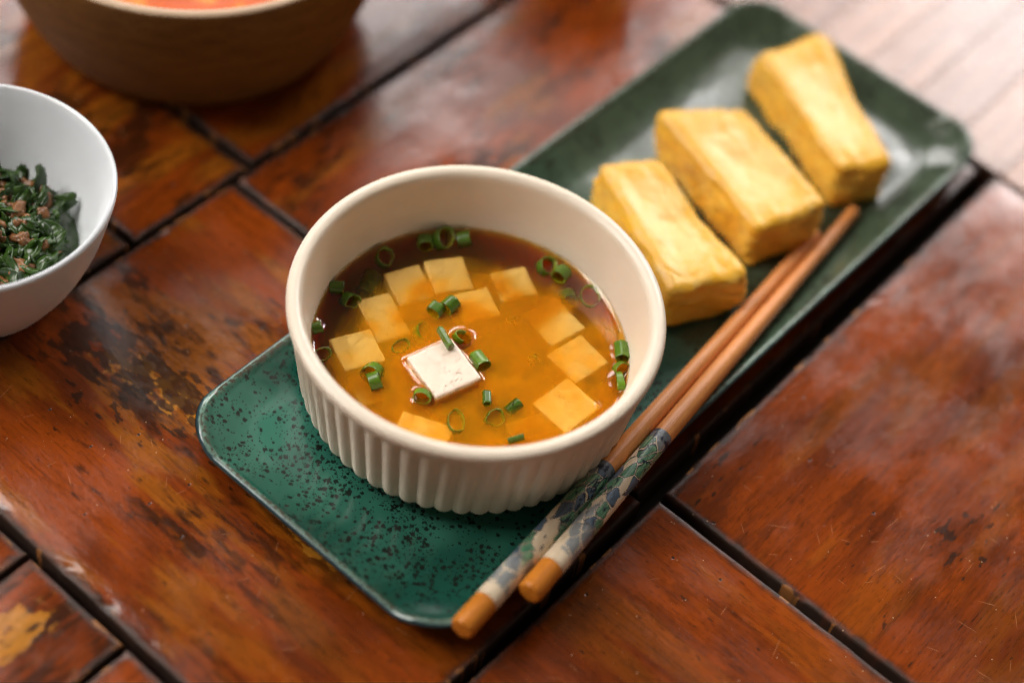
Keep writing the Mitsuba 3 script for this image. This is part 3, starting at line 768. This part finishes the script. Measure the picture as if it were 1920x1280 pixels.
for i, (c, h, lab) in enumerate(OMELETTE):
    v, f, uv = omelette(c, h, i + 1)
    put('rolled_omelette' + (f'_{i:03d}' if i else ''), (v, f), 'mat_egg', True, uv=uv, label=lab, category='omelette', group='rolled omelette slices on the green plate')


# ------------------------------------------------------------------ chopsticks
def rod(p0, p1, s0, s1, radius, n=36, m=40, cap0=False, cap1=False, chamfer=0.0):
    """A round piece of the stick between distances s0 and s1 from the butt."""
    p0, p1 = np.array(p0), np.array(p1)
    L = np.linalg.norm(p1 - p0)
    ax = (p1 - p0) / L
    e1 = np.cross(ax, [0, 0, 1])
    e1 /= np.linalg.norm(e1)
    e2 = np.cross(e1, ax)
    s = np.linspace(s0, s1, m)
    r = np.array([radius(x) for x in s])
    if chamfer:
        s = np.concatenate([[s0, s0], [s0 + chamfer * 0.3], s0 + chamfer + (s - s0) * (1 - chamfer / (s1 - s0))])
        r = np.concatenate([[1e-5, r[0] - chamfer], [r[0] - chamfer * 0.35], r])
    elif cap0:
        s, r = np.concatenate([[s0], s]), np.concatenate([[1e-5], r])
    if cap1:
        s, r = np.concatenate([s, [s1 + 0.0006, s1 + 0.0008]]), np.concatenate([r, [r[-1] * 0.7, 1e-5]])
    th = np.linspace(0, 2 * np.pi, n + 1)
    v = p0 + ax * s[None, :, None] + r[None, :, None] * (np.cos(th)[:, None, None] * e1 + np.sin(th)[:, None, None] * e2)
    uv = np.stack([np.repeat(s[None, :], n + 1, 0), np.repeat(th[:, None] * 0.0041, len(s), 1)], -1)
    f = grid_faces(n + 1, len(s))[:, ::-1]
    return (v.reshape(-1, 3), f), uv.reshape(-1, 2)


STICKS = [
    ((0.0473, 0.1148, 0.0073), (0.0683, -0.1044, 0.0182), 'chopstick lying closer to the soup bowl, its printed end past the plate corner'),
    ((0.0503, 0.1355, 0.0071), (0.0745, -0.0812, 0.0182), 'outer chopstick resting on the plate rim, its printed end over the table'),
]
for i, (tip, butt, lab) in enumerate(STICKS):
    root = 'chopstick' + (f'_{i:03d}' if i else '')
    labels[root] = {'label': lab, 'category': 'chopstick', 'group': 'pair of chopsticks'}
    L = float(np.linalg.norm(np.array(tip) - np.array(butt)))

    def rad(x, L=L):
        base = 0.0039 - (0.0039 - 0.0023) * (x / L) ** 1.15
        k = L - x
        return base - (0.00022 * (0.5 + 0.5 * math.cos(2 * math.pi * k / 0.0022)) if 0.030 < k < 0.055 else 0.0)

    m_, uv = rod(butt, tip, 0.0, 0.0125, rad, chamfer=0.0009, m=10)
    put(root + '__end_cap', m_, 'mat_butt', True, uv=uv)
    m_, uv = rod(butt, tip, 0.0124, 0.0780, lambda x: rad(x) + 0.00012, cap0=True, m=60)
    uv = uv + [i * 0.2 - 0.0124, i * 0.0053]
    if i:
        uv = uv - [0.2, 0]
    put(root + '__printed_sleeve', m_, 'mat_sleeve', True, uv=uv)
    m_, uv = rod(butt, tip, 0.0779, L, rad, cap1=True, m=220)
    put(root + '__shaft', m_, 'mat_bamboo', True, uv=uv + [0, i * 0.031])

# ------------------------------------------------------------------ white bowl of greens at the left edge
WX, WY, WR, WZ = -0.1389, -0.1122, 0.0460, 0.0491
w_out = [(0.0, 0.0022), (0.020, 0.0022), (0.0215, 0.0006), (0.0232, 0.0004), (0.0250, 0.0016), (0.0280, 0.0060), (0.0340, 0.0155), (0.0400, 0.0285), (0.0440, 0.0410), (WR - 0.0002, 0.0475), (WR, 0.0486)]
w_lip = [(WR - 0.0004, 0.0492), (WR - 0.0012, 0.0495), (WR - 0.0020, 0.0490)]
w_in = [(WR - 0.0028, 0.0472), (0.0408, 0.0400), (0.0365, 0.0280), (0.0300, 0.0165), (0.0220, 0.0085), (0.0120, 0.0055), (0.0, 0.0050)]
put('white_bowl', lathe(np.vstack([curve(w_out, 60), curve(w_lip, 12), curve(w_in, 60)]), 200, None, (WX, WY, 0)), 'mat_white', True,
    label='plain white bowl of chopped greens at the left edge of the picture', category='bowl')

r_ = np.random.default_rng(5)


def bits(n, size, flat, seed, lift):
    """Many small crumpled pieces heaped in the white bowl, one mesh."""
    rr_ = np.random.default_rng(seed)
    vs, fs, us, at = [], [], [], 0
    ico = trimesh.creation.icosphere(subdivisions=2)
    limp = seed == 3
    for k in range(n):
        rad = 0.0265 * math.sqrt(rr_.uniform(0, 1))
        a = rr_.uniform(0, 2 * math.pi)
        top = 0.0255 + 0.005 * math.cos(rad / 0.0265 * 1.5) - 0.001 + rr_.uniform(-0.003, 0.003) + lift
        s = size * rr_.uniform(0.6, 1.5)
        v = np.array(ico.vertices) * [1.0 + (rr_.uniform(0, 1.3) if limp else 0), rr_.uniform(0.35, 1.0), flat * rr_.uniform(0.6, 1.4)]
        v = v * (0.55 + 0.9 * meshkit.fbm(np.array(ico.vertices) * 1.7 + k * 3.3, 3))[:, None]
        v[:, 2] += 0.35 * np.sin(v[:, 0] * 3 + k) * flat ** 0.5
        M = trimesh.transformations.random_rotation_matrix(rr_.uniform(0, 1, 3))[:3, :3]
        Mt = trimesh.transformations.rotation_matrix(rr_.uniform(-1.3, 1.3), [rr_.uniform(-1, 1), rr_.uniform(-1, 1), 0.01])[:3, :3] @ trimesh.transformations.rotation_matrix(rr_.uniform(0, 6.28), [0, 0, 1])[:3, :3]
        v = (v * s) @ (Mt if flat < 0.5 else M).T + [WX + rad * math.cos(a), WY + rad * math.sin(a), top]
        vs.append(v)
        fs.append(np.array(ico.faces) + at)
        us.append(np.full((len(v), 2), rr_.uniform(0, 1)))
        at += len(v)
    return (np.vstack(vs), np.vstack(fs)), np.vstack(us)


mound = lathe(curve([(0.0, 0.0255), (0.012, 0.0250), (0.022, 0.0235), (0.0330, 0.0190)], 30), 90, None, (WX, WY, 0))
mv = mound[0]
mv[:, 2] += 0.004 * (meshkit.fbm(mv * 300, 4) - 0.5)
(gv, gf), gu = bits(760, 0.0030, 0.25, 3, 0.0)
gm = trimesh.util.concatenate([trimesh.Trimesh(mv, np.vstack([mound[1][:, [0, 1, 2]], mound[1][:, [0, 2, 3]]]), process=False), trimesh.Trimesh(gv, gf, process=False)])
put('chopped_greens', gm, 'mat_greens', True, uv=np.vstack([np.full((len(mv), 2), 0.1), gu]), label='dark green chopped cooked leaves heaped in the white bowl', category='greens', kind='stuff')
(gv, gf), gu = bits(240, 0.0024, 0.8, 9, 0.0004)
put('minced_crumbs', (gv, gf), 'mat_mince', True, uv=gu, label='brown minced crumbs mixed through the greens in the white bowl', category='mince', kind='stuff')

# ------------------------------------------------------------------ brown stoneware bowl behind, and a cup beyond the frame
CX, CY, CR, CZ = -0.1989, 0.0360, 0.0760, 0.0597
c_out = [(0.0, 0.003), (0.050, 0.003), (0.0520, 0.0006), (0.0560, 0.0004), (0.0600, 0.0030), (0.0660, 0.0150), (0.0715, 0.0300), (0.0748, 0.0450), (CR, 0.0560)]
c_lip = [(CR, 0.0580), (CR - 0.0006, 0.0593), (CR - 0.0020, 0.0598), (CR - 0.0034, 0.0594), (CR - 0.0042, 0.0580)]
c_in = [(0.0700, 0.0480), (0.0660, 0.0330), (0.0560, 0.0150), (0.0350, 0.0090), (0.0, 0.0080)]
a1, a2, a3 = curve(c_out, 60), curve(c_lip, 14), curve(c_in, 50)
mesh = lathe(np.vstack([a1, a2, a3]), 200, None, (CX, CY, 0))
uvy = np.concatenate([np.zeros(62), np.ones(12 + 50)])
put('brown_bowl', mesh, 'mat_stoneware', True, uv=np.c_[np.zeros(200 * len(uvy)), np.tile(uvy, 200)], label='brown stoneware bowl of red soup at the top left', category='bowl')
d = lathe(curve([(0.0, 0.0550), (0.03, 0.0549), (0.06, 0.0547), (0.0712, 0.0550)], 40), 120, None, (CX, CY, 0))
d[0][:, 2] += 0.003 * (meshkit.fbm(d[0] * [90, 90, 0], 4) - 0.5)
put('red_soup', (d[0], d[1][:, ::-1]), 'mat_red_soup', True, label='orange red soup just visible inside the brown bowl', category='soup')
k_out = [(0.0, 0.002), (0.026, 0.002), (0.0275, 0.0005), (0.030, 0.002), (0.034, 0.020), (0.036, 0.050), (0.0365, 0.083), (0.0355, 0.0850), (0.0345, 0.083), (0.033, 0.040), (0.028, 0.010), (0.0, 0.008)]
put('brown_cup', lathe(curve(k_out, 80), 120, None, (-0.152, 0.228, 0)), 'mat_cup', True, label='dark brown cup standing behind the plate just outside the picture', category='cup')
